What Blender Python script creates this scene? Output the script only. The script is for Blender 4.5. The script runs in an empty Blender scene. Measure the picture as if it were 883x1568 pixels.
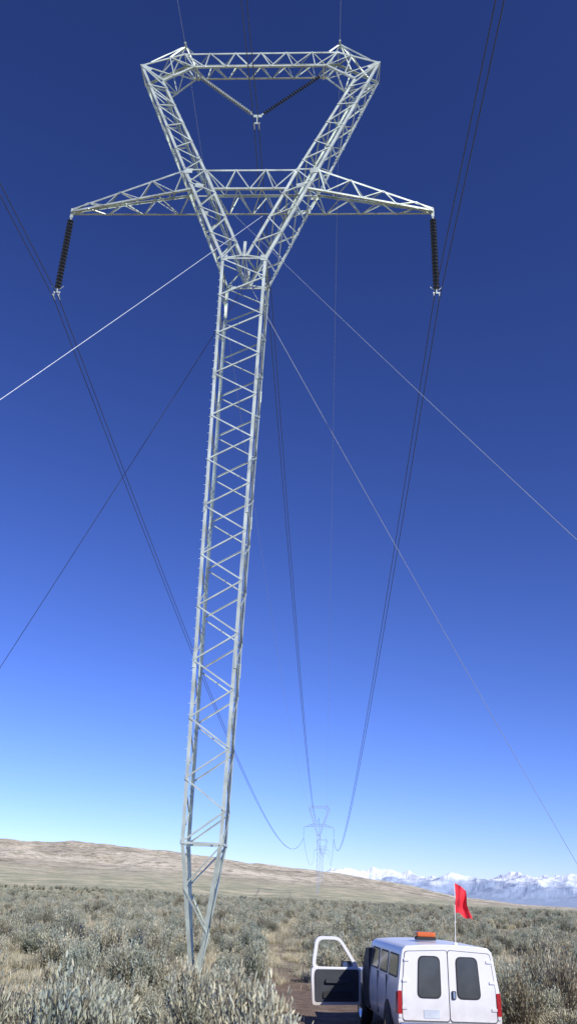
import bpy, bmesh, math, random
import numpy as np
from mathutils import Vector, Matrix, noise
random.seed(7); rng = np.random.default_rng(7)
scene = bpy.context.scene
rad = math.radians

# ---------------------------------------------------------------- helpers
def link(o):
    scene.collection.objects.link(o); return o
def empty(name, loc=(0,0,0), rz=0):
    e = bpy.data.objects.new(name, None); link(e)
    e.location = loc; e.rotation_euler = (0,0,rz); e.empty_display_size = .5
    return e
def mesh_obj(name, verts, faces, mat=None, parent=None, smooth=False):
    me = bpy.data.meshes.new(name)
    me.from_pydata([tuple(v) for v in verts], [], faces)
    if mat: me.materials.append(mat)
    if smooth:
        me.polygons.foreach_set('use_smooth', [True]*len(me.polygons))
    me.update()
    o = bpy.data.objects.new(name, me); link(o)
    if parent: o.parent = parent
    return o
def fix_normals(o):
    bm = bmesh.new(); bm.from_mesh(o.data)
    bmesh.ops.recalc_face_normals(bm, faces=bm.faces); bm.to_mesh(o.data); bm.free()

def new_mat(name):
    m = bpy.data.materials.new(name); m.use_nodes = True
    nt = m.node_tree; b = nt.nodes['Principled BSDF']
    return m, nt, b
def N(nt, t, **kw):
    n = nt.nodes.new(t)
    for k, v in kw.items(): setattr(n, k, v)
    return n
def simple(name, col, rough=.5, metal=0, var=.12, scale=6, bump=0, spec=.5):
    m, nt, b = new_mat(name)
    tc = N(nt,'ShaderNodeTexCoord'); ns = N(nt,'ShaderNodeTexNoise')
    ns.inputs['Scale'].default_value = scale; ns.inputs['Detail'].default_value = 5
    nt.links.new(tc.outputs['Object'], ns.inputs['Vector'])
    r = N(nt,'ShaderNodeValToRGB')
    r.color_ramp.elements[0].position=.3; r.color_ramp.elements[1].position=.7
    r.color_ramp.elements[0].color = (*[c*(1-var) for c in col],1)
    r.color_ramp.elements[1].color = (*[min(1,c*(1+var)) for c in col],1)
    nt.links.new(ns.outputs['Fac'], r.inputs['Fac'])
    nt.links.new(r.outputs['Color'], b.inputs['Base Color'])
    b.inputs['Roughness'].default_value = rough; b.inputs['Metallic'].default_value = metal
    b.inputs['Specular IOR Level'].default_value = spec
    if bump:
        bp = N(nt,'ShaderNodeBump'); bp.inputs['Strength'].default_value = bump
        nt.links.new(ns.outputs['Fac'], bp.inputs['Height']); nt.links.new(bp.outputs['Normal'], b.inputs['Normal'])
    return m

M_steel = simple('galvanized_steel', (.58,.65,.56), .48, .42, .26, 1.3)
M_steel_hazed = simple('hazed_galvanized_steel', (.30,.38,.52), .8, 0, .05, 1)  # aerial haze painted into the steel as a pale blue-grey
M_ins = simple('insulator_glaze', (.035,.046,.062), .35, 0, .3, 8, 0, .35)
M_ins_lit = simple('insulator_glaze_lit', (.30,.34,.31), .3, 0, .3, 8)  # lit copy of the glaze, sunlight put into the paler colour
M_wire = simple('aluminium_conductor', (.07,.08,.10), .6, .1, .1, 1)
M_guy = simple('guy_wire_steel', (.42,.46,.52), .4, .3, .1, 1)
M_conc = simple('concrete', (.35,.34,.31), .9, 0, .15, 4, .2)

# ---------------------------------------------------------------- camera
F, CY = 1270.0, 1568.0
th, ro = rad(24.84), rad(2.25)
fwd = Vector((0, math.cos(th), math.sin(th)))
R0 = Vector((1,0,0)); U0 = R0.cross(fwd)
X = R0*math.cos(ro)+U0*math.sin(ro); Yv = -R0*math.sin(ro)+U0*math.cos(ro)
cam = bpy.data.cameras.new('camera'); camo = bpy.data.objects.new('camera', cam); link(camo)
mw = Matrix((X, Yv, -fwd)).transposed().to_4x4(); mw.translation = Vector((0,0,2.5))
camo.matrix_world = mw
cam.sensor_fit = 'VERTICAL'; cam.sensor_height = 24; cam.lens = 24*F/CY
cam.clip_start = .1; cam.clip_end = 90000
scene.camera = camo

# ---------------------------------------------------------------- light
SEL, SAZ = 36, 140
w = bpy.data.worlds.new('World'); scene.world = w; w.use_nodes = True
nt = w.node_tree; bg = nt.nodes['Background']
sky = N(nt,'ShaderNodeTexSky'); sky.sky_type='NISHITA'; sky.sun_disc=False
sky.sun_elevation=rad(SEL); sky.sun_rotation=rad(SAZ); sky.altitude=1500
sky.air_density=1.0; sky.dust_density=.12; sky.ozone_density=3.0
s1 = N(nt,'ShaderNodeVectorMath',operation='SCALE'); s1.inputs['Scale'].default_value=.1
gm = N(nt,'ShaderNodeGamma'); gm.inputs['Gamma'].default_value=1.36
s2 = N(nt,'ShaderNodeVectorMath',operation='MULTIPLY'); s2.inputs[1].default_value=(11.8,11.9,19.5)
nt.links.new(sky.outputs[0], s1.inputs[0]); nt.links.new(s1.outputs[0], gm.inputs[0]); nt.links.new(gm.outputs[0], s2.inputs[0]); nt.links.new(s2.outputs[0], bg.inputs[0])
bg.inputs['Strength'].default_value=.10
sd = Vector((math.sin(rad(SAZ))*math.cos(rad(SEL)), math.cos(rad(SAZ))*math.cos(rad(SEL)), math.sin(rad(SEL))))
sl = bpy.data.lights.new('sun','SUN'); sl.energy=5.0; sl.angle=rad(.5); sl.color=(1,.95,.87)
so = bpy.data.objects.new('sun', sl); link(so); so.rotation_euler = sd.to_track_quat('Z','Y').to_euler(); so.location=(30,-40,60)
scene.view_settings.view_transform='Standard'; scene.view_settings.look='None'; scene.view_settings.exposure=0

# ---------------------------------------------------------------- terrain function
TP = [(2.8,-60),(2.6,10),(2.1,18),(1.5,26),(.7,34),(.5,50),(1.6,80),(2.6,110),(1.2,140),(-1,200),(4,300)]
def track_d(x,y):
    best=1e9
    for (x0,y0),(x1,y1) in zip(TP,TP[1:]):
        dx,dy=x1-x0,y1-y0; t=max(0,min(1,((x-x0)*dx+(y-y0)*dy)/(dx*dx+dy*dy)))
        best=min(best,math.hypot(x-x0-t*dx,y-y0-t*dy))
    return best
EA=[-180,-60,-25,-17.2,-14,-11.6,-7.1,-3,0,3.3,5.5,7.4,9.5,11.4,15,20,60,120,180]
EV=[1.5,2.2,2.35,2.62,2.6,2.7,2.46,2.12,1.9,1.62,1.42,1.15,.8,.42,.08,0,0,1,1.5]
def sm(t):
    t=max(0,min(1,t)); return t*t*(3-2*t)
def gh(x,y):
    r=math.hypot(x,y); az=math.degrees(math.atan2(x,y))
    h=.16*noise.noise(Vector((x/7,y/7,0)))+.8*noise.noise(Vector((x/70,y/70,3)))*sm((r-40)/150)
    if r<60: h+=.8*math.exp(-(r/7)**2)
    if r<320 and abs(x)<12: h-=.16*math.exp(-(track_d(x,y)/1.8)**2)
    h-=.22*math.exp(-((x+2.4)**2+(y-31)**2)/9)
    e=float(np.interp(az,EA,EV))
    t=(r-300)/(2600-300)
    if t>0:
        S=min(t,1)**1.3
        if t>1: S=1-.55*sm((r-2600)/4000)
        h+=2600*math.tan(rad(e))*S
        k=min(1,t*1.5)*(.25+min(1,e/2))
        q=Vector((x/420,y/420,1.7))
        h+=k*(13*noise.noise(q)-15*abs(noise.noise(q*2.1)) +5*noise.noise(q*5)-5*abs(noise.noise(q*9)))*(1 if r<2600 else .6)
    return h

# ---------------------------------------------------------------- ground
ang=[]; a=-180.0
while a<180-1e-6:
    ang.append(a)
    a += .3 if -32<=a<32 else (1 if -60<=a<60 else 4)
rr=[0.6]
while rr[-1]<42000:
    rr.append(rr[-1]*(1.035 if rr[-1]<500 or rr[-1]>4000 else 1.02)+.02)
verts=[(0,0,gh(0,0))]; na=len(ang)
for r in rr:
    for a in ang:
        x=r*math.sin(rad(a)); y=r*math.cos(rad(a)); verts.append((x,y,gh(x,y)))
faces=[(0,1+(j+1)%na,1+j) for j in range(na)]
for i in range(len(rr)-1):
    b0=1+i*na; b1=b0+na
    for j in range(na):
        k=(j+1)%na; faces.append((b0+j,b0+k,b1+k,b1+j))
m,nt,b=new_mat('steppe_ground')
tc=N(nt,'ShaderNodeTexCoord')
def noi(scale,detail=6,rough=.6,vec=None):
    n=N(nt,'ShaderNodeTexNoise'); n.inputs['Scale'].default_value=scale; n.inputs['Detail'].default_value=detail; n.inputs['Roughness'].default_value=rough
    nt.links.new(vec or tc.outputs['Object'],n.inputs['Vector']); return n.outputs['Fac']
def ramp(f,stops):
    r=N(nt,'ShaderNodeValToRGB'); e=r.color_ramp.elements
    while len(e)<len(stops): e.new(.5)
    for q,(p,c) in zip(e,stops): q.position=p; q.color=(*c,1)
    nt.links.new(f,r.inputs['Fac']); return r.outputs['Color']
def mix(f,c1,c2,bt='MIX'):
    mx=N(nt,'ShaderNodeMix',data_type='RGBA',blend_type=bt)
    if isinstance(f,float): mx.inputs[0].default_value=f
    else: nt.links.new(f,mx.inputs[0])
    nt.links.new(c1,mx.inputs[6]); nt.links.new(c2,mx.inputs[7]); return mx.outputs[2]
near=ramp(noi(1.1,8,.7),[(.32,(.16,.135,.10)),(.5,(.32,.28,.20)),(.68,(.46,.41,.30))])
far1=ramp(noi(.06,10,.75),[(.36,(.25,.27,.18)),(.5,(.42,.41,.28)),(.62,(.64,.57,.39))])
hil=ramp(noi(.0045,12,.70),[(.38,(.34,.31,.24)),(.47,(.55,.485,.37)),(.58,(.76,.68,.53))])
spk=ramp(noi(.05,6,.8),[(.42,(.52,.54,.50)),(.52,(1,1,1))])
hil=mix(1.0,hil,spk,'MULTIPLY')
at=N(nt,'ShaderNodeAttribute'); at.attribute_name='zone'
sep=N(nt,'ShaderNodeSeparateColor'); nt.links.new(at.outputs['Color'],sep.inputs[0])
c=mix(sep.outputs[0],near,far1); c=mix(sep.outputs[1],c,hil)
dirt=ramp(noi(2.5,10,.75),[(.3,(.13,.095,.07)),(.55,(.27,.20,.15)),(.72,(.42,.35,.27))])
c=mix(sep.outputs[2],c,dirt)
nt.links.new(c,b.inputs['Base Color']); b.inputs['Roughness'].default_value=1; b.inputs['Specular IOR Level'].default_value=.1
bp=N(nt,'ShaderNodeBump'); bp.inputs['Strength'].default_value=.8; bp.inputs['Distance'].default_value=.15
nt.links.new(noi(3.5,10,.75),bp.inputs['Height'])
bp2=N(nt,'ShaderNodeBump'); bp2.inputs['Strength'].default_value=1; bp2.inputs['Distance'].default_value=14
mm=N(nt,'ShaderNodeMath',operation='MULTIPLY'); nt.links.new(noi(.012,10,.65),mm.inputs[0]); nt.links.new(sep.outputs[1],mm.inputs[1])
nt.links.new(mm.outputs[0],bp2.inputs['Height']); nt.links.new(bp.outputs['Normal'],bp2.inputs['Normal'])
nt.links.new(bp2.outputs['Normal'],b.inputs['Normal'])
ground=mesh_obj('ground',verts,faces,m,smooth=True)
ca=ground.data.color_attributes.new('zone','FLOAT_COLOR','POINT')
buf=np.zeros((len(verts),4),dtype=np.float32); buf[:,3]=1
for i,v in enumerate(verts):
    r=math.hypot(v[0],v[1])
    buf[i,0]=sm((r-60)/250); buf[i,1]=sm((r-500)/900)
    if r<60 and abs(v[0])<12:
        d=track_d(v[0],v[1])+.9*noise.noise(Vector((v[0]*1.3,v[1]*1.3,5)))
        hw=1.9 if r<29 else 1.2
        buf[i,2]=(1-sm((d-hw)/.7))*(1-.85*sm((r-31)/8))
ca.data.foreach_set('color',buf.ravel())

# ---------------------------------------------------------------- mountains
def mountains():
    vs=[];fs=[]; A=np.arange(-2,120,.08); Rr=np.linspace(13000,21000,44)
    for r in Rr:
        for a in A:
            x=r*math.sin(rad(a)); y=r*math.cos(rad(a))
            t=(r-13000)/8000
            q=Vector((x/2300,y/2300,.4)); rid=0; am=1; fr=1
            for o in range(6):
                rid+=am*(1-2.2*abs(noise.noise(q*fr))); am*=.48; fr*=2.07
            env=sm(t*1.35)*(1-.3*sm((t-.75)/.25))
            el=np.interp(a,[0,4,8,14,19,30,60,120],[1.5,1.75,1.8,1.9,2.0,2.0,1.8,1.2])
            hh=17500*math.tan(rad(el))*env*(.34+.45*rid)
            vs.append((x,y,max(hh,-20)-8))
    n=len(A)
    for i in range(len(Rr)-1):
        for j in range(n-1):
            fs.append((i*n+j,i*n+j+1,(i+1)*n+j+1,(i+1)*n+j))
    m,nt2,b=new_mat('hazed_snowy_rock')
    tc=N(nt2,'ShaderNodeTexCoord'); sx=N(nt2,'ShaderNodeSeparateXYZ'); nt2.links.new(tc.outputs['Object'],sx.inputs[0])
    ns=N(nt2,'ShaderNodeTexNoise'); ns.inputs['Scale'].default_value=.0022; ns.inputs['Detail'].default_value=9; ns.inputs['Roughness'].default_value=.72
    nt2.links.new(tc.outputs['Object'],ns.inputs['Vector'])
    ma=N(nt2,'ShaderNodeMath',operation='MULTIPLY_ADD'); nt2.links.new(ns.outputs['Fac'],ma.inputs[0]); ma.inputs[1].default_value=900; nt2.links.new(sx.outputs['Z'],ma.inputs[2])
    mr=N(nt2,'ShaderNodeMapRange'); mr.inputs[1].default_value=740; mr.inputs[2].default_value=930; nt2.links.new(ma.outputs[0],mr.inputs[0])
    mx=N(nt2,'ShaderNodeMix',data_type='RGBA'); nt2.links.new(mr.outputs[0],mx.inputs[0])
    mx.inputs[6].default_value=(.31,.39,.53,1); mx.inputs[7].default_value=(.72,.77,.86,1)  # rock and snow colours both include painted distance haze
    nt2.links.new(mx.outputs[2],b.inputs['Base Color']); b.inputs['Roughness'].default_value=1; b.inputs['Specular IOR Level'].default_value=0
    return mesh_obj('snowy_mountains',vs,fs,m,smooth=False)
mountains()

# ---------------------------------------------------------------- lattice tower
class MB:
    def __init__(s): s.v=[]; s.f=[]
    def prism(s,p,q,prof,ex,ey):
        n=len(prof); b=len(s.v)
        for base in (p,q):
            for (a,c) in prof: s.v.append(base+ex*a+ey*c)
        for i in range(n):
            j=(i+1)%n; s.f.append((b+i,b+j,b+n+j,b+n+i))
        s.f.append(tuple(b+i for i in range(n))[::-1]); s.f.append(tuple(b+n+i for i in range(n)))
    def bar(s,p,q,w,h=None,hint=Vector((0,0,1))):
        h=h or w; d=(q-p).normalized()
        if abs(d.dot(hint))>.98: hint=Vector((1,0,0)) if abs(d.x)<.9 else Vector((0,1,0))
        ex=(hint-d*hint.dot(d)).normalized(); ey=d.cross(ex)
        s.prism(p,q,[(-w/2,-h/2),(w/2,-h/2),(w/2,h/2),(-w/2,h/2)],ex,ey)
    def angle(s,p,q,w,t,o1,o2):
        d=(q-p).normalized(); ex=(o1-d*o1.dot(d)).normalized(); ey=(o2-d*o2.dot(d)); ey=(ey-ex*ey.dot(ex)).normalized()
        s.prism(p,q,[(0,0),(w,0),(w,t),(t,t),(t,w),(0,w)],ex,ey)
def lerp(a,b,t): return a+(b-a)*t
def lattice(mb,A,B,n,leg,br,par=0,ends=(True,True),xfaces=(),k=1.0):
    A=[Vector(a) for a in A]; B=[Vector(b) for b in B]
    for i in range(4):
        o1=A[(i+1)%4]-A[i] + (B[(i+1)%4]-B[i]); o2=A[(i-1)%4]-A[i]+(B[(i-1)%4]-B[i])
        mb.angle(A[i],B[i],leg,leg*.14,o1,o2)
    cen=sum(A,Vector())/4+sum(B,Vector())/4
    for i in range(4):
        j=(i+1)%4
        nrm=(A[j]-A[i]+B[j]-B[i]).cross((B[i]-A[i]))
        if nrm.length<1e-6: continue
        nrm.normalize()
        mid=(A[i]+A[j]+B[i]+B[j])/4
        if nrm.dot(mid*2-cen)<0: nrm=-nrm
        for m_ in range(n):
            t0,t1=m_/n,(m_+1)/n
            pairs=[]
            if (m_+par+(1 if i>=2 else 0))%2==0 or i in xfaces: pairs.append((lerp(A[i],B[i],t0),lerp(A[j],B[j],t1)))
            if (m_+par+(1 if i>=2 else 0))%2==1 or i in xfaces: pairs.append((lerp(A[j],B[j],t0),lerp(A[i],B[i],t1)))
            for z_,(p,q) in enumerate(pairs):
                off=nrm*(br*.2+.004+z_*br*.35)
                mb.bar(p+off,q+off,br,br*.22,hint=(q-p).cross(nrm))
                sd_=(q-p).cross(nrm).normalized()
                mb.bar(p+off+sd_*br*.42-nrm*br*.45,q+off+sd_*br*.42-nrm*br*.45,br*.16,br*.7,hint=sd_)
    for e,Q in zip(ends,(A,B)):
        if e:
            for i in range(4): mb.bar(Q[i],Q[(i+1)%4],br*1.2,br*.7)
def quad(z,x0,x1,d): return [(x0,-d/2,z),(x1,-d/2,z),(x1,d/2,z),(x0,d/2,z)]
ZM=30.5; ZW=36.6; ZB=35.25
def build_tower(k=1.0, detail=True):
    mb=MB(); LW=.135*k; BW=.060*k
    w4=1.5; w31=2.2
    lattice(mb,quad(-.2,-.16,.16,.32),quad(4.1,-w4/2,w4/2,w4),3,LW,BW*.9,ends=(True,True))
    cuts=[4.1,10.7,17.3,23.9,ZM]
    for a,c in zip(cuts,cuts[1:]):
        wa=w4+(w31-w4)*(a-4.1)/(ZM-4.1); wc=w4+(w31-w4)*(c-4.1)/(ZM-4.1)
        lattice(mb,quad(a,-wa/2,wa/2,wa),quad(c,-wc/2,wc/2,wc),6 if detail else 4,LW,BW,ends=(a==4.1,c==ZM))
        if detail and a>5:
            for sx in(-1,1):
                for sy in(-1,1):
                    mb.bar(Vector((sx*(wa/2-.03),sy*(wa/2-.03),a-.3)),Vector((sx*(wa/2-.03),sy*(wa/2-.03),a+.3)),.10,.10)
    Q=lambda o,i,zo,zi,d,s:[(s*o,-d/2,zo),(s*i,-d/2,zi),(s*i,d/2,zi),(s*o,d/2,zo)]
    for s in(-1,1):
        lattice(mb,Q(1.1,.06,ZM,ZM+.2,2.2,s),Q(3.5,2.35,ZW,ZW,1.8,s),7,LW,BW,ends=(True,True))
        lattice(mb,Q(3.5,2.35,ZW,ZW,1.8,s),Q(6.75,5.3,45.0,43.7,1.35,s),10,LW*.95,BW,ends=(False,True))
        lattice(mb,Q(6.75,5.3,45.0,43.7,1.35,s),Q(4.4,3.75,46.25,45.1,.85,s),3,LW*.8,BW,ends=(False,True))
        tip=Vector((s*4.5,0,47.45))
        for p in((6.2,-.6,45.3),(6.2,.6,45.3),(3.9,-.42,46.25),(3.9,.42,46.25),(5.2,-.5,45.8),(5.2,.5,45.8)):
            mb.bar(Vector((s*p[0],p[1],p[2])),tip,BW*1.1,BW*.8)
        mb.bar(tip-Vector((0,.25,0)),tip+Vector((0,.25,0)),.1*k,.1*k)
        lattice(mb,[(s*3.5,-.9,ZW),(s*3.5,.9,ZW),(s*2.95,.92,ZB),(s*2.95,-.92,ZB)],
                   [(s*9.35,-.12,34.72),(s*9.35,.12,34.72),(s*9.35,.12,34.5),(s*9.35,-.12,34.5)],7,LW*.75,BW*.85,ends=(True,True))
        mb.bar(Vector((s*9.35,0,34.75)),Vector((s*9.35,0,34.2)),.14*k,.08*k)
        if detail:
            for sy in(-1,1):
                mb.bar(Vector((s*3.05,sy*.93,ZW-.1)),Vector((s*3.5,sy*.93,ZW-.1)),.30,.02,)
                mb.bar(Vector((s*2.4,sy*.93,35.4)),Vector((s*2.8,sy*.95,35.5)),.28,.02)
                mb.bar(Vector((s*.8,sy*1.11,ZM+.05)),Vector((s*1.12,sy*1.11,ZM+.05)),.34,.02)
                mb.bar(Vector((s*6.1,sy*.70,44.5)),Vector((s*6.6,sy*.70,44.9)),.24,.02)
    for sy in(-1,1):
        mb.bar(Vector((0,sy*1.13,ZM+.1)),Vector((0,sy*1.06,ZM+1.1)),.14,.03,hint=Vector((1,0,0)))
    lattice(mb,[(-2.35,-.9,ZW),(-2.35,.9,ZW),(-1.85,.9,ZB),(-1.85,-.9,ZB)],
               [(2.35,-.9,ZW),(2.35,.9,ZW),(1.85,.9,ZB),(1.85,-.9,ZB)],6,LW*.75,BW*.85)
    lattice(mb,[(-4.4,-.42,46.25),(-4.4,.42,46.25),(-3.75,.42,45.1),(-3.75,-.42,45.1)],
               [(4.4,-.42,46.25),(4.4,.42,46.25),(3.75,.42,45.1),(3.75,-.42,45.1)],12,LW*.75,BW*.85,ends=(False,False))
    if detail:
        z=4.4
        while z<30:
            ww=w4+(w31-w4)*(z-4.1)/(ZM-4.1)
            mb.bar(Vector((-ww/2,-ww/2,z)),Vector((-ww/2-.07,-ww/2-.01,z)),.014,.014)
            z+=.42
    return mb
PH=rad(3.22)
Ldir=Vector((math.sin(PH),math.cos(PH),0)); Adir=Vector((math.cos(PH),-math.sin(PH),0))
T=Vector((-2.58,32.5,0)); 
def W(s,l,z): return T+Adir*s+Ldir*l+Vector((0,0,z))
tower=empty('transmission_tower',T,-PH)
mb=build_tower()
mesh_obj('lattice_structure',mb.v,mb.f,M_steel,tower)
fo=MB(); fo.bar(Vector((0,0,-.9)),Vector((0,0,-.2)),.7,.7)
mesh_obj('concrete_footing',fo.v,fo.f,M_conc,tower)
# insulators
def insulator(L,nd,r=.135):
    vs=[];fs=[];sg=14
    prof=[(.02,0)]
    p=L/nd
    for i in range(nd):
        z=-i*p
        prof+=[(.045,z-.005),(.05,z-p*.30),(r*.75,z-p*.38),(r,z-p*.50),(r*.97,z-p*.56),(.05,z-p*.58),(.03,z-p*.98)]
    for (q,z) in prof:
        for a in range(sg):
            t=2*math.pi*a/sg; vs.append((q*math.cos(t),q*math.sin(t),z))
    for i in range(len(prof)-1):
        for a in range(sg):
            c=(a+1)%sg; fs.append((i*sg+a,(i+1)*sg+a,(i+1)*sg+c,i*sg+c))
    return vs,fs
iv,jf=insulator(4.5,21,.17)
def tube(mbx,p,q,r): mbx.bar(p,q,r*2,r*2)
BS=.13
for s,nm in((-1,'insulator_string_a'),(1,'insulator_string_b')):
    o=mesh_obj(nm,iv,jf,M_ins,tower,True); o.location=(s*9.35,0,34.05)
    h=MB(); tube(h,Vector((0,0,.2)),Vector((0,0,-.02)),.03)
    h.bar(Vector((-.17,0,-4.72)),Vector((.17,0,-4.72)),.08,.025)
    tube(h,Vector((0,0,-4.45)),Vector((0,0,-4.72)),.025)
    for q in(-1,1):
        h.bar(Vector((q*BS,0,-4.72)),Vector((q*BS,0,-5.0)),.03,.03)
        h.bar(Vector((q*BS,-.2,-5.02)),Vector((q*BS,.2,-5.02)),.06,.05)
        h.bar(Vector((q*.1,0,-4.55)),Vector((q*.30,0,-4.35)),.02,.02)
    hh=mesh_obj('clamp_'+nm[-1],h.v,h.f,M_steel,tower); hh.location=o.location
vb=Vector((0,0,41.55))
for s,nm,mt in((-1,'v_string_a',M_ins_lit),(1,'v_string_b',M_ins)):
    top=Vector((s*3.6,0,44.95)); d=(vb+Vector((s*.2,0,.1))-top)
    L=d.length
    v2,f2=insulator(L-.5,24,.115)
    o=mesh_obj(nm,v2,f2,mt,tower,True); o.location=top+d.normalized()*.3
    o.rotation_euler=(-d).to_track_quat('Z','Y').to_euler()
    h=MB(); tube(h,top,top+d.normalized()*.3,.03); tube(h,top+d*(1-.2/L),top+d,.03)
    h.bar(top+Vector((0,-.45,.15)),top+Vector((0,.45,.15)),.1,.1)
    mesh_obj('v_hanger_'+nm[-1],h.v,h.f,M_steel,tower)
h=MB(); h.bar(vb+Vector((-.25,0,.05)),vb+Vector((.25,0,.05)),.18,.03); h.bar(vb,vb+Vector((0,0,-.55)),.05,.05)
h.bar(vb+Vector((-.17,0,-.5)),vb+Vector((.17,0,-.5)),.08,.03)
for q in(-1,1): h.bar(vb+Vector((q*BS,-.2,-.75)),vb+Vector((q*BS,.2,-.75)),.07,.06); h.bar(vb+Vector((q*BS,0,-.5)),vb+Vector((q*BS,0,-.75)),.03,.03)
mesh_obj('yoke_plate',h.v,h.f,M_steel,tower)

# guys
def curve_obj(name,lines,mat,parent=None):
    cu=bpy.data.curves.new(name,'CURVE'); cu.dimensions='3D'; cu.bevel_depth=1; cu.bevel_resolution=1
    for pts in lines:
        sp=cu.splines.new('POLY'); sp.points.add(len(pts)-1)
        for p,(co,r) in zip(sp.points,pts): p.co=(*co,1); p.radius=r
    cu.materials.append(mat); o=bpy.data.objects.new(name,cu); link(o)
    if parent: o.parent=parent
    return o
GU=[((.75,-1,33.3),(-17,-16.3),.017),((.9,.95,32.9),(-24,20),.018),((-.75,-1,33.5),(18,-16.2),.011),((-.9,.95,32.6),(21.6,21),.014)]
for i,(at_,an,gr) in enumerate(GU):
    p=Vector(at_); wa=W(an[0],an[1],0); q=Vector((an[0],an[1],gh(wa.x,wa.y)-.1))
    pts=[]
    for k in range(25):
        t=k/24; co=lerp(p,q,t)-Vector((0,0,4*.25*t*(1-t))); pts.append((co,gr))
    curve_obj('guy_wire_%d'%(i+1),[pts],M_guy if i in(0,2,3) else M_wire,tower)

# distant towers
mbf=build_tower(1.5,False)
far_me=None
FT=[]; ZS=1.09
for dl in(520,1040,1560):
    p=T+Ldir*dl; z=gh(p.x,p.y); FT.append(z+29*(ZS-1))
    e=empty('transmission_tower',(p.x,p.y,z),-PH); e.scale=(1,1,ZS)
    if far_me is None:
        o=mesh_obj('lattice_structure',mbf.v,mbf.f,M_steel_hazed,e); far_me=o.data
    else:
        o=bpy.data.objects.new('lattice_structure',far_me); link(o); o.parent=e
    for s in(-1,1):
        o=bpy.data.objects.new('insulator_string',bpy.data.objects['insulator_string_a'].data); link(o); o.parent=e; o.location=(s*9.35,0,34.05)
# conductors
def span(s,l0,z0,l1,z1,sag,n=70,r0=.021,g=.00013):
    out=[]
    for k in range(n+1):
        t=k/n; l=l0+(l1-l0)*t; z=z0+(z1-z0)*t-4*sag*t*(1-t)
        co=W(s,l,z); d=co.length
        out.append((co,r0+g*max(0,min(d,200)-40)))
    return out
for s,z in((-9.35,29.0),(0,40.8),(9.35,29.0)):
    ls=[]
    for q in(-BS,BS):
        ls.append(span(s+q,0,z,520,z+FT[0],14.5))
        ls.append(span(s+q,520,z+FT[0],1040,z+FT[1],13,40,.03,.00006))
        ls.append(span(s+q,0,z,-420,z+2,9))
    curve_obj('power_line',ls,M_wire)
for s in(-4.5,4.5):
    curve_obj('overhead_ground_wire',[span(s,0,47.4,520,47.4+FT[0],12,60,.009,.00006),span(s,520,47.4+FT[0],1040,47.4+FT[1],12,40,.008,.00005),span(s,0,47.4,-420,49,7,60,.011,0)],M_guy)

# ---------------------------------------------------------------- vegetation
def veg_mat(name,colA,colB,trans=.0):
    m,nt,b=new_mat(name)
    at=N(nt,'ShaderNodeAttribute'); at.attribute_name='Col'
    oi=N(nt,'ShaderNodeObjectInfo')
    mr=N(nt,'ShaderNodeMix',data_type='RGBA'); nt.links.new(oi.outputs['Random'],mr.inputs[0])
    mr.inputs[6].default_value=(*colA,1); mr.inputs[7].default_value=(*colB,1)
    mx=N(nt,'ShaderNodeMix',data_type='RGBA',blend_type='MULTIPLY'); mx.inputs[0].default_value=1
    nt.links.new(mr.outputs[2],mx.inputs[6]); nt.links.new(at.outputs['Color'],mx.inputs[7])
    nt.links.new(mx.outputs[2],b.inputs['Base Color'])
    b.inputs['Roughness'].default_value=.9; b.inputs['Specular IOR Level'].default_value=.15
    tr=N(nt,'ShaderNodeBsdfTranslucent'); nt.links.new(mx.outputs[2],tr.inputs['Color'])
    ms=N(nt,'ShaderNodeMixShader'); ms.inputs[0].default_value=.25
    nt.links.new(b.outputs[0],ms.inputs[1]); nt.links.new(tr.outputs[0],ms.inputs[2])
    nt.links.new(ms.outputs[0],nt.nodes['Material Output'].inputs['Surface'])
    return m
M_sage=veg_mat('sagebrush_leaves',(.45,.50,.40),(.70,.67,.51))
M_straw=veg_mat('dry_grass_blades',(.80,.72,.50),(.60,.58,.43))
vcol=bpy.data.collections.new('sagebrush_variants')
gcol=bpy.data.collections.new('grass_variants')
def add_variant(col,name,vs,fs,cs,mat):
    me=bpy.data.meshes.new(name); me.from_pydata(vs,[],fs); me.materials.append(mat)
    ca=me.color_attributes.new('Col','FLOAT_COLOR','POINT')
    ca.data.foreach_set('color',np.array([(*c,1) for c in cs],dtype=np.float32).ravel())
    o=bpy.data.objects.new(name,me); col.objects.link(o)
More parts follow.
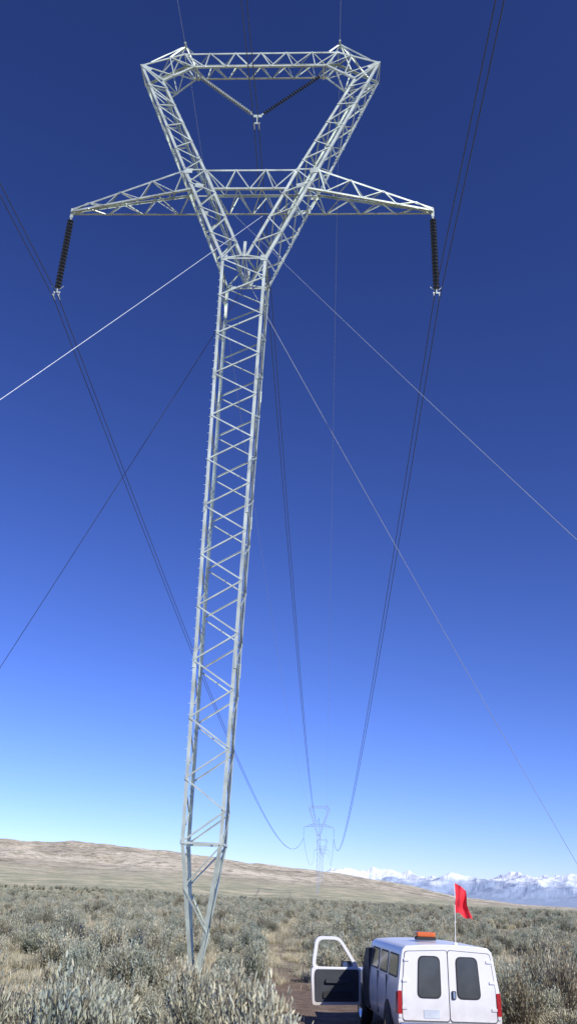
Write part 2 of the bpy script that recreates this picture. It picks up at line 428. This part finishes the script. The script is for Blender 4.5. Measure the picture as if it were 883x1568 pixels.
def bush(seed,spread,H,tw,lv,upb,dry=False):
    R=random.Random(seed); vs=[];fs=[];cs=[]
    lobes=[(R.uniform(0,6.28),R.uniform(.7,1.15)) for _ in range(5)]
    for _ in range(tw):
        az=R.uniform(0,6.28); pol=abs(R.gauss(0,.55))*spread; pol=min(pol,1.35)
        lob=max(l*(.6+.4*math.cos(az-a)) for a,l in lobes)
        Ln=H*R.uniform(.65,1.05)*lob
        bx,by=R.gauss(0,.07),R.gauss(0,.07)
        d=Vector((math.sin(pol)*math.cos(az),math.sin(pol)*math.sin(az),math.cos(pol)))
        P=[Vector((bx,by,0))]
        for k in range(4):
            d=(d+Vector((R.gauss(0,.12),R.gauss(0,.12),upb+R.gauss(0,.08)))).normalized()
            P.append(P[-1]+d*Ln/4)
        for k in range(4):
            sdv=d.cross(Vector((R.random(),R.random(),.1))).normalized()*(.010-.002*k)
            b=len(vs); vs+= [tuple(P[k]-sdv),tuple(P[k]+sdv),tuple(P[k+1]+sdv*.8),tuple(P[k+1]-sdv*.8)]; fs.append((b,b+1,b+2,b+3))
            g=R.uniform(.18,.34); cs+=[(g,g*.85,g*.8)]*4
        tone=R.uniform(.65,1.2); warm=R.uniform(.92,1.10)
        if dry: tone*=.62; warm*=1.06
        for _l in range(lv if not dry else lv//2):
            t=R.uniform(.15,1)**.8*4; k=min(3,int(t)); p=P[k].lerp(P[k+1],t-k)
            p=p+Vector((R.gauss(0,.026),R.gauss(0,.026),R.gauss(0,.03)))
            dd=(P[k+1]-P[k]).normalized()*1.4+Vector((R.gauss(0,.35),R.gauss(0,.35),R.gauss(.35,.3))); dd.normalize()
            l=R.uniform(.03,.075); wv=dd.cross(Vector((R.gauss(0,1),R.gauss(0,1),R.gauss(0,1)))).normalized()*R.uniform(.005,.010)
            b=len(vs); vs+=[tuple(p-wv*.5),tuple(p+wv*.5),tuple(p+dd*l*.6+wv),tuple(p+dd*l),tuple(p+dd*l*.6-wv)]; fs.append((b,b+1,b+2,b+3,b+4))
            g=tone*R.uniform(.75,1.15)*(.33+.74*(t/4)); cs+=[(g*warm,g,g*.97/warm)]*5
    return vs,fs,cs
for i in range(10):
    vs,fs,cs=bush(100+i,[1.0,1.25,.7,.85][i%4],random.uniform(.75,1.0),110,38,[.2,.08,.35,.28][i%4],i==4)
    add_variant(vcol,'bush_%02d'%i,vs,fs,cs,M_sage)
def tuft(seed):
    R=random.Random(seed); vs=[];fs=[];cs=[]
    for _ in range(150):
        az=R.uniform(0,6.28); pol=abs(R.gauss(0,.35)); Ln=R.uniform(.2,.5)
        x,y=R.gauss(0,.16),R.gauss(0,.16)
        p=Vector((x,y,0)); d=Vector((math.sin(pol)*math.cos(az),math.sin(pol)*math.sin(az),math.cos(pol)))
        m1=p+d*Ln*.6; q=m1+(d+Vector((R.gauss(0,.3),R.gauss(0,.3),-.25)))*Ln*.4
        wv=Vector((math.sin(az+R.random()),-math.cos(az),0)).normalized()*.006
        b=len(vs); vs+=[tuple(p-wv),tuple(p+wv),tuple(m1+wv*.8),tuple(m1-wv*.8),tuple(q)]
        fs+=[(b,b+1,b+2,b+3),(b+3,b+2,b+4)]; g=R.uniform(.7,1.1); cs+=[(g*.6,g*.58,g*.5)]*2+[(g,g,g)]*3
    return vs,fs,cs
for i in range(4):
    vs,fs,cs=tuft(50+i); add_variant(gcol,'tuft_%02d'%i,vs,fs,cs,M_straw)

def scatter(name,pts,coll,mat):
    me=bpy.data.meshes.new(name); me.from_pydata([p[:3] for p in pts],[],[])
    a=me.attributes.new('rot','FLOAT','POINT'); a.data.foreach_set('value',[p[3] for p in pts])
    a=me.attributes.new('scl','FLOAT_VECTOR','POINT'); a.data.foreach_set('vector',[c for p in pts for c in p[4]])
    a=me.attributes.new('var','INT','POINT'); a.data.foreach_set('value',[p[5] for p in pts])
    o=bpy.data.objects.new(name,me); link(o)
    ng=bpy.data.node_groups.new(name+'_nodes','GeometryNodeTree')
    ng.interface.new_socket('Geometry',in_out='INPUT',socket_type='NodeSocketGeometry')
    ng.interface.new_socket('Geometry',in_out='OUTPUT',socket_type='NodeSocketGeometry')
    gi=ng.nodes.new('NodeGroupInput'); go=ng.nodes.new('NodeGroupOutput')
    ci=ng.nodes.new('GeometryNodeCollectionInfo'); ci.inputs['Collection'].default_value=coll; ci.inputs['Separate Children'].default_value=True; ci.inputs['Reset Children'].default_value=True
    ip=ng.nodes.new('GeometryNodeInstanceOnPoints'); ip.inputs['Pick Instance'].default_value=True
    def na_(n,t):
        q=ng.nodes.new('GeometryNodeInputNamedAttribute'); q.data_type=t; q.inputs['Name'].default_value=n; return q
    r=na_('rot','FLOAT'); s=na_('scl','FLOAT_VECTOR'); v=na_('var','INT')
    cx=ng.nodes.new('ShaderNodeCombineXYZ'); L=ng.links
    L.new(r.outputs['Attribute'],cx.inputs['Z']); L.new(cx.outputs[0],ip.inputs['Rotation'])
    L.new(s.outputs['Attribute'],ip.inputs['Scale']); L.new(v.outputs['Attribute'],ip.inputs['Instance Index'])
    L.new(gi.outputs[0],ip.inputs['Points']); L.new(ci.outputs[0],ip.inputs['Instance']); L.new(ip.outputs[0],go.inputs[0])
    md=o.modifiers.new('scatter','NODES'); md.node_group=ng
    return o
def rand_pts(r0,r1,dens,amax,smin,smax,nv,clear=0,patch=None,thr=-.5):
    out=[]; n=int(dens*.5*(r1*r1-r0*r0)*2*rad(amax))
    for _ in range(n):
        r=math.sqrt(random.uniform(r0*r0,r1*r1)); a=rad(random.uniform(-amax,amax))
        x,y=r*math.sin(a),r*math.cos(a)
        if abs(x)<12 and r<320:
            d=track_d(x,y); hw=(2.3 if r<24 else (2.0 if r<31 else (.8 if r<80 else .4)))
            if d<hw+clear: continue
        if 1.5<x<4.9 and 16.5<y<24.5: continue
        if math.hypot(x,y)<6: continue
        if abs(x-y*T.x/T.y)<(.95 if y>26.5 else .7) and 22.5<y<33.4 and clear>=0: continue
        if patch is not None and noise.noise(Vector((x/patch,y/patch,9)))<random.uniform(thr,thr+.5): continue
        sc=random.uniform(smin,smax)*(1+.5*noise.noise(Vector((x/9,y/9,2))))
        out.append((x,y,gh(x,y)-.04,random.uniform(0,6.28),(sc*random.uniform(.85,1.25),sc*random.uniform(.85,1.25),sc*random.uniform(.8,1.15)),random.randrange(nv)))
    return out
P=rand_pts(7,30,1.05,38,.7,1.45,10,.15,5,-.46)+rand_pts(30,60,.95,38,.55,1.35,10,.25,6,-.44)+rand_pts(60,150,.5,32,.7,1.5,10,.2,14,-.42)+rand_pts(150,420,.13,30,.9,1.9,10,0,40,-.33)
P+=[(7.6,26.3,gh(7.6,26.3),1,(1.7,1.7,1.6),4),(8.6,25.0,0,2,(1.5,1.5,1.3),3),(-3.4,24.5,-.05,1,(1.0,1.0,1.0),2),
    (-1.95,25.5,gh(-1.95,25.5)-.04,1,(.6,.6,.55),2),(-2.2,28,gh(-2.2,28)-.04,4,(.7,.7,.5),6),(-2.5,30,gh(-2.5,30)-.04,4,(.6,.6,.5),1)]
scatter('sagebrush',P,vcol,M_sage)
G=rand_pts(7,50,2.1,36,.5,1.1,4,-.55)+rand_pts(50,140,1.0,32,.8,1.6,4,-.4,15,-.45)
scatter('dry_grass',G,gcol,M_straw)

# ---------------------------------------------------------------- vehicle
M_white=simple('white_car_paint',(.78,.79,.80),.28,0,.03,2)
M_glass=simple('tinted_glass',(.06,.065,.065),.12,0,.2,3,0,.6)
M_black=simple('black_rubber',(.02,.02,.022),.7,0,.2,5)
M_trim=simple('interior_trim',(.035,.04,.05),.7,0,.2,5)
M_red=simple('tail_lamp_red',(.38,.012,.012),.2,0,.1,5)
M_amber=simple('amber_lens',(.60,.13,.03),.25,0,.1,5)
M_flag=simple('red_flag_cloth',(.80,.03,.05),.8,0,.12,8)
M_chrome=simple('chrome',(.6,.62,.65),.2,.9,.05,3)
M_mirr=simple('mirror_glass',(.35,.45,.65),.05,.9,.02,3)  # blue of the reflection put into the base colour
M_gap=simple('panel_gap',(.10,.10,.105),.8,0,.1,3)
# light road dust on the lower body
nt=M_white.node_tree; b=nt.nodes['Principled BSDF']; src=b.inputs['Base Color'].links[0].from_socket
tcd=N(nt,'ShaderNodeTexCoord'); sx=N(nt,'ShaderNodeSeparateXYZ'); nt.links.new(tcd.outputs['Object'],sx.inputs[0])
nd=N(nt,'ShaderNodeTexNoise'); nd.inputs['Scale'].default_value=5; nd.inputs['Detail'].default_value=7; nt.links.new(tcd.outputs['Object'],nd.inputs['Vector'])
md_=N(nt,'ShaderNodeMath',operation='MULTIPLY_ADD'); nt.links.new(nd.outputs['Fac'],md_.inputs[0]); md_.inputs[1].default_value=-.7; nt.links.new(sx.outputs['Z'],md_.inputs[2])
mrd=N(nt,'ShaderNodeMapRange'); mrd.inputs[1].default_value=.0; mrd.inputs[2].default_value=.75; mrd.inputs[3].default_value=.6; mrd.inputs[4].default_value=.04; nt.links.new(md_.outputs[0],mrd.inputs[0])
mxd=N(nt,'ShaderNodeMix',data_type='RGBA'); nt.links.new(mrd.outputs[0],mxd.inputs[0]); nt.links.new(src,mxd.inputs[6]); mxd.inputs[7].default_value=(.40,.33,.25,1)
nt.links.new(mxd.outputs[2],b.inputs['Base Color'])
car=empty('parked_car',(3.42,18.15,-.15),rad(3.4))
half=[(.80,.34),(.95,.42),(.995,.62),(1.0,.85),(.985,1.12),(.958,1.30),(.905,1.68),(.88,1.79),(.80,1.86),(.4,1.89),(0,1.90)]
st=[(0,1,1),(.12,1,1.0),(1.2,1,1),(2.4,1,1),(3.35,.985,1),(3.6,.95,1),(4.35,.06,1),(5.2,.02,.97),(5.45,-.12,.93)]
vs=[];fs=[]
for y,k,wd in st:
    pr=[]
    for (x,z) in half:
        zz=z if z<=1.12 else 1.12+(z-1.12)*k
        pr.append((x*wd if not(k<.5 and z>1.6) else x*wd*.96,zz))
    full=[(-x,z) for x,z in pr]+[(x,z) for x,z in pr[::-1][1:]]
    for x,z in full:
        yy=y+((z-.34)*.05 if y<.2 else 0)
        vs.append((x,yy,z))
n=len(full)
for i in range(len(st)-1):
    for j in range(n):
        k=(j+1)%n; fs.append((i*n+j,i*n+k,(i+1)*n+k,(i+1)*n+j))
fs.append(tuple(range(n))); fs.append(tuple((len(st)-1)*n+j for j in range(n))[::-1])
body=mesh_obj('body',vs,fs,M_white,car,True); fix_normals(body)
bv=body.modifiers.new('bevel','BEVEL'); bv.width=.045; bv.segments=3; bv.limit_method='ANGLE'; bv.angle_limit=rad(50)
body.modifiers.new('wn','WEIGHTED_NORMAL')
def rounded(pts,r,seg=4):
    out=[];n=len(pts)
    for i in range(n):
        p=Vector((*pts[i],0));a=Vector((*pts[i-1],0));c=Vector((*pts[(i+1)%n],0))
        da=(a-p).normalized();dc=(c-p).normalized()
        rr_=min(r,(a-p).length*.45,(c-p).length*.45)
        p0=p+da*rr_;p1=p+dc*rr_
        for k in range(seg+1):
            t=k/seg; q=p0*(1-t)**2+p*2*t*(1-t)+p1*t*t; out.append((q.x,q.y))
    return out
def panel(name,pts,o,ux,uy,nn,t,mat,r=.05,back=.02):
    o,ux,uy,nn=Vector(o),Vector(ux),Vector(uy).normalized(),Vector(nn).normalized(); pp=rounded(pts,r)
    n=len(pp); vs=[o+ux*x+uy*y+nn*t for x,y in pp]+[o+ux*x+uy*y-nn*back for x,y in pp]
    fs=[tuple(range(n)),tuple(range(n,2*n))[::-1]]+[(i,(i+1)%n,n+(i+1)%n,n+i) for i in range(n)]
    ob=mesh_obj(name,vs,fs,mat,car); fix_normals(ob); return ob
ro_=(0,-.017,0); ruy=(0,.05,1); rn=(0,-1,.05)
def rear(name,pts,t,mat,r=.05): 
    return panel(name,pts,ro_,(1,0,0),ruy,rn,t,mat,r)
for s,nm in((-1,'a'),(1,'b')):
    bx=lambda x0,x1,z0,z1:[(s*x0,z0),(s*x1,z0),(s*x1,z1),(s*x0,z1)]
    rear('rear_door_'+nm,[(s*.010,.62),(s*.90,.62),(s*.90,1.1),(s*.83,1.76),(s*.010,1.80)],.012,M_white,.06)
    rear('rear_door_gap_'+nm,[(s*.0,.60),(s*.912,.60),(s*.912,1.1),(s*.842,1.772),(s*.0,1.812)],.004,M_gap,.06)
    rear('window_seal_'+nm,[(s*.15,.98),(s*.62,.98),(s*.58,1.70),(s*.15,1.70)],.017,M_black,.11)
    rear('rear_window_'+nm,[(s*.172,1.002),(s*.596,1.002),(s*.558,1.678),(s*.172,1.678)],.021,M_glass,.10)
    rear('tail_lamp_'+nm,bx(.915,.99,.72,1.10),.022,M_red,.02)
    rear('reverse_lamp_'+nm,bx(.92,.98,.66,.72),.02,M_white,.01)
    for z in(.8,1.25,1.6): 
        xx=.90 if z<1.1 else .9-(z-1.1)*.11
        rear('hinge_%s_%d'%(nm,int(z*10)),[(s*(xx-.09),z),(s*(xx+.01),z),(s*(xx+.01),z+.05),(s*(xx-.09),z+.05)],.03,M_white,.01)
    panel('tail_lamp_side_'+nm,[(0.03,.72),(.17,.72),(.14,1.08),(.05,1.08)],(s*.988,0,0),(0,1,0),(0,0,1),(s,0,0),.016,M_red,.03)
rear('door_handle',[(.05,.98),(.13,.98),(.13,1.12),(.05,1.12)],.035,M_black,.02)
rear('door_handle_lever',[(.07,.99),(.11,.99),(.11,1.11),(.07,1.11)],.05,M_chrome,.015)
rear('plate',[(-.5,.66),(-.2,.66),(-.2,.8),(-.5,.8)],.02,simple('licence_plate',(.5,.55,.6),.5),.01)
bm_=MB(); bm_.bar(Vector((-.98,-.09,.5)),Vector((.98,-.09,.5)),.2,.16)
bo=mesh_obj('rear_bumper',bm_.v,bm_.f,M_chrome,car); q=bo.modifiers.new('b','BEVEL'); q.width=.03; q.segments=3
for s,nm in((-1,'l'),(1,'r')):
    o=Vector((s*.958,0,1.30)); up=Vector((s*(.905-.958),0,.38)).normalized(); nn=Vector((s*.38,0,.053)).normalized()
    for k,(y0,y1) in enumerate(((.22,1.15),(1.27,2.15),(2.3,3.2))):
        panel('side_seal_%s%d'%(nm,k),[(y0,-.01),(y1,-.01),(y1,.40),(y0+.03,.40)],o,(0,1,0),up,nn,.006,M_black,.07)
        panel('side_window_%s%d'%(nm,k),[(y0+.03,.02),(y1-.03,.02),(y1-.03,.37),(y0+.05,.37)],o,(0,1,0),up,nn,.01,M_glass,.06)
    for y in(1.21,2.22,3.26):
        panel('door_gap_%s%d'%(nm,int(y*10)),[(y-.008,.5),(y+.008,.5),(y+.008,1.28),(y-.008,1.28)],(s*.995,0,0),(0,1,0),(0,0,1),(s,0,0),.008,M_gap,.001)
    for wy in(1.05,4.45):
        pp=[(wy-.47,.34)]+[(wy-.47*math.cos(t),.42+.44*math.sin(t)) for t in np.linspace(.1,math.pi-.1,10)]+[(wy+.47,.34)]
        panel('wheel_arch_%s%d'%(nm,int(wy)),pp,(s*.99,0,0),(0,1,0),(0,0,1),(s,0,0),.012,M_black,.02,.25)
        vs=[];fs=[]; pf=[(.20,-.11),(.34,-.13),(.38,-.1),(.385,0),(.38,.1),(.34,.13),(.24,.12),(.20,.06),(0.06,.06),(.0,.07)]
        for (rr_,xx) in pf:
            for k in range(28):
                t=2*math.pi*k/28; vs.append((s*(.9+xx),wy+rr_*math.cos(t),.39+rr_*math.sin(t)))
        for i in range(len(pf)-1):
            for k in range(28): fs.append((i*28+k,i*28+(k+1)%28,(i+1)*28+(k+1)%28,(i+1)*28+k))
        wo=mesh_obj('wheel_%s%d'%(nm,int(wy)),vs,fs,M_black,car,True); wo.data.materials.append(M_chrome)
        for p in wo.data.polygons:
            if p.index>=6*28: p.material_index=1
panel('door_opening',[(3.28,.45),(4.2,.45),(4.2,1.15),(3.75,1.62),(3.28,1.66)],(-.99,0,0),(0,1,0),(0,0,1),(-1,0,0),.016,M_trim,.06,.2)
panel('windscreen',[(-.8,.05),(.8,.05),(.68,.85),(-.68,.85)],(0,4.32,1.17),(1,0,0),(0,-.72,.69),(0,.69,.72),.02,M_glass,.06)
panel('grille',[(-.75,.6),(.75,.6),(.75,.95),(-.75,.95)],(0,5.46,0),(1,0,0),(0,0,1),(0,1,0),.02,M_black,.04)
panel('front_bumper',[(-.93,.35),(.93,.35),(.93,.58),(-.93,.58)],(0,5.48,0),(1,0,0),(0,0,1),(0,1,0),.1,M_chrome,.05)
dth=rad(84); u=Vector((-math.sin(dth),-math.cos(dth),0)); nin=Vector((math.cos(dth),-math.sin(dth),0))
H=Vector((-1.06,4.22,0))
panel('open_door_shell',[(0,.42),(1.14,.40),(1.18,1.0),(1.17,1.17),(0,1.17)],H,u,(0,0,1),nin,.05,M_white,.06,.06)
panel('open_door_trim',[(.05,.48),(1.08,.47),(1.11,1.0),(1.09,1.13),(.05,1.14)],H,u,(0,0,1),nin,.065,M_trim,.06)
panel('open_door_armrest',[(.25,.86),(.85,.86),(.85,.94),(.25,.94)],H,u,(0,0,1),nin,.13,M_trim,.03)
panel('open_door_pocket',[(.2,.55),(.9,.55),(.9,.68),(.2,.68)],H,u,(0,0,1),nin,.1,M_black,.03)
def ring(name,outer,inner,o,u,nn,t0,t1,mat):
    A=rounded(outer,.15);B=rounded(inner,.12);n=len(A);vs=[]
    for P_,t in((A,t0),(B,t0),(A,t1),(B,t1)):
        vs+=[o+u*x+Vector((0,0,z))+nn*t for x,z in P_]
    fs=[]
    for i in range(n):
        j=(i+1)%n
        fs+=[(i,j,n+j,n+i),(2*n+i,2*n+j,3*n+j,3*n+i),(i,j,2*n+j,2*n+i),(n+i,n+j,3*n+j,3*n+i)]
    ob=mesh_obj(name,vs,fs,mat,car); fix_normals(ob)
ring('open_door_window_frame',[(.0,1.14),(1.175,1.14),(1.08,1.82),(.50,1.82)],[(.12,1.18),(1.09,1.18),(1.01,1.75),(.53,1.755)],H,u,nin,.03,-.03,M_white)
panel('door_mirror_housing',[(.16,1.12),(.42,1.12),(.42,1.30),(.16,1.30)],H-nin*.12,u,(0,0,1),nin,.05,M_black,.05,.08)
panel('door_mirror_glass',[(.18,1.135),(.40,1.135),(.40,1.285),(.18,1.285)],H-nin*.12,u,(0,0,1),nin,.055,M_mirr,.04)
lb=MB(); lb.bar(Vector((-.28,1.6,1.94)),Vector((.14,1.6,1.94)),.06,.2)
lo=mesh_obj('light_bar_base',lb.v,lb.f,M_black,car)
lb=MB(); lb.bar(Vector((-.27,1.6,2.015)),Vector((.13,1.6,2.015)),.10,.2)
lo=mesh_obj('light_bar_lens',lb.v,lb.f,M_amber,car); q=lo.modifiers.new('b','BEVEL'); q.width=.03; q.segments=3
FX=.25
fl=MB(); fl.bar(Vector((FX,.35,1.86)),Vector((FX+.04,.38,3.03)),.012,.012); fl.bar(Vector((FX,.35,1.86)),Vector((FX,.35,1.93)),.06,.06)
mesh_obj('flag_pole',fl.v,fl.f,M_white,car)
vs=[];fs=[];nx,nz=18,26
for i in range(nx+1):
    for j in range(nz+1):
        uu=i/nx; vv=j/nz
        wd=.22*(1-.18*math.sin(vv*2.2))+.12*vv
        vs.append((FX+.042+uu*wd+.014*math.sin(vv*6+uu*2), .375+.05*math.sin(uu*9+vv*3)*uu+.03*math.sin(vv*8+uu*3), 3.02-vv*.56-uu*.09*(1-vv*.2)-uu*uu*.05+.025*math.sin(uu*8)*vv))
for i in range(nx):
    for j in range(nz):
        a=i*(nz+1)+j; fs.append((a,a+1,a+nz+2,a+nz+1))
mesh_obj('flag',vs,fs,M_flag,car,True)
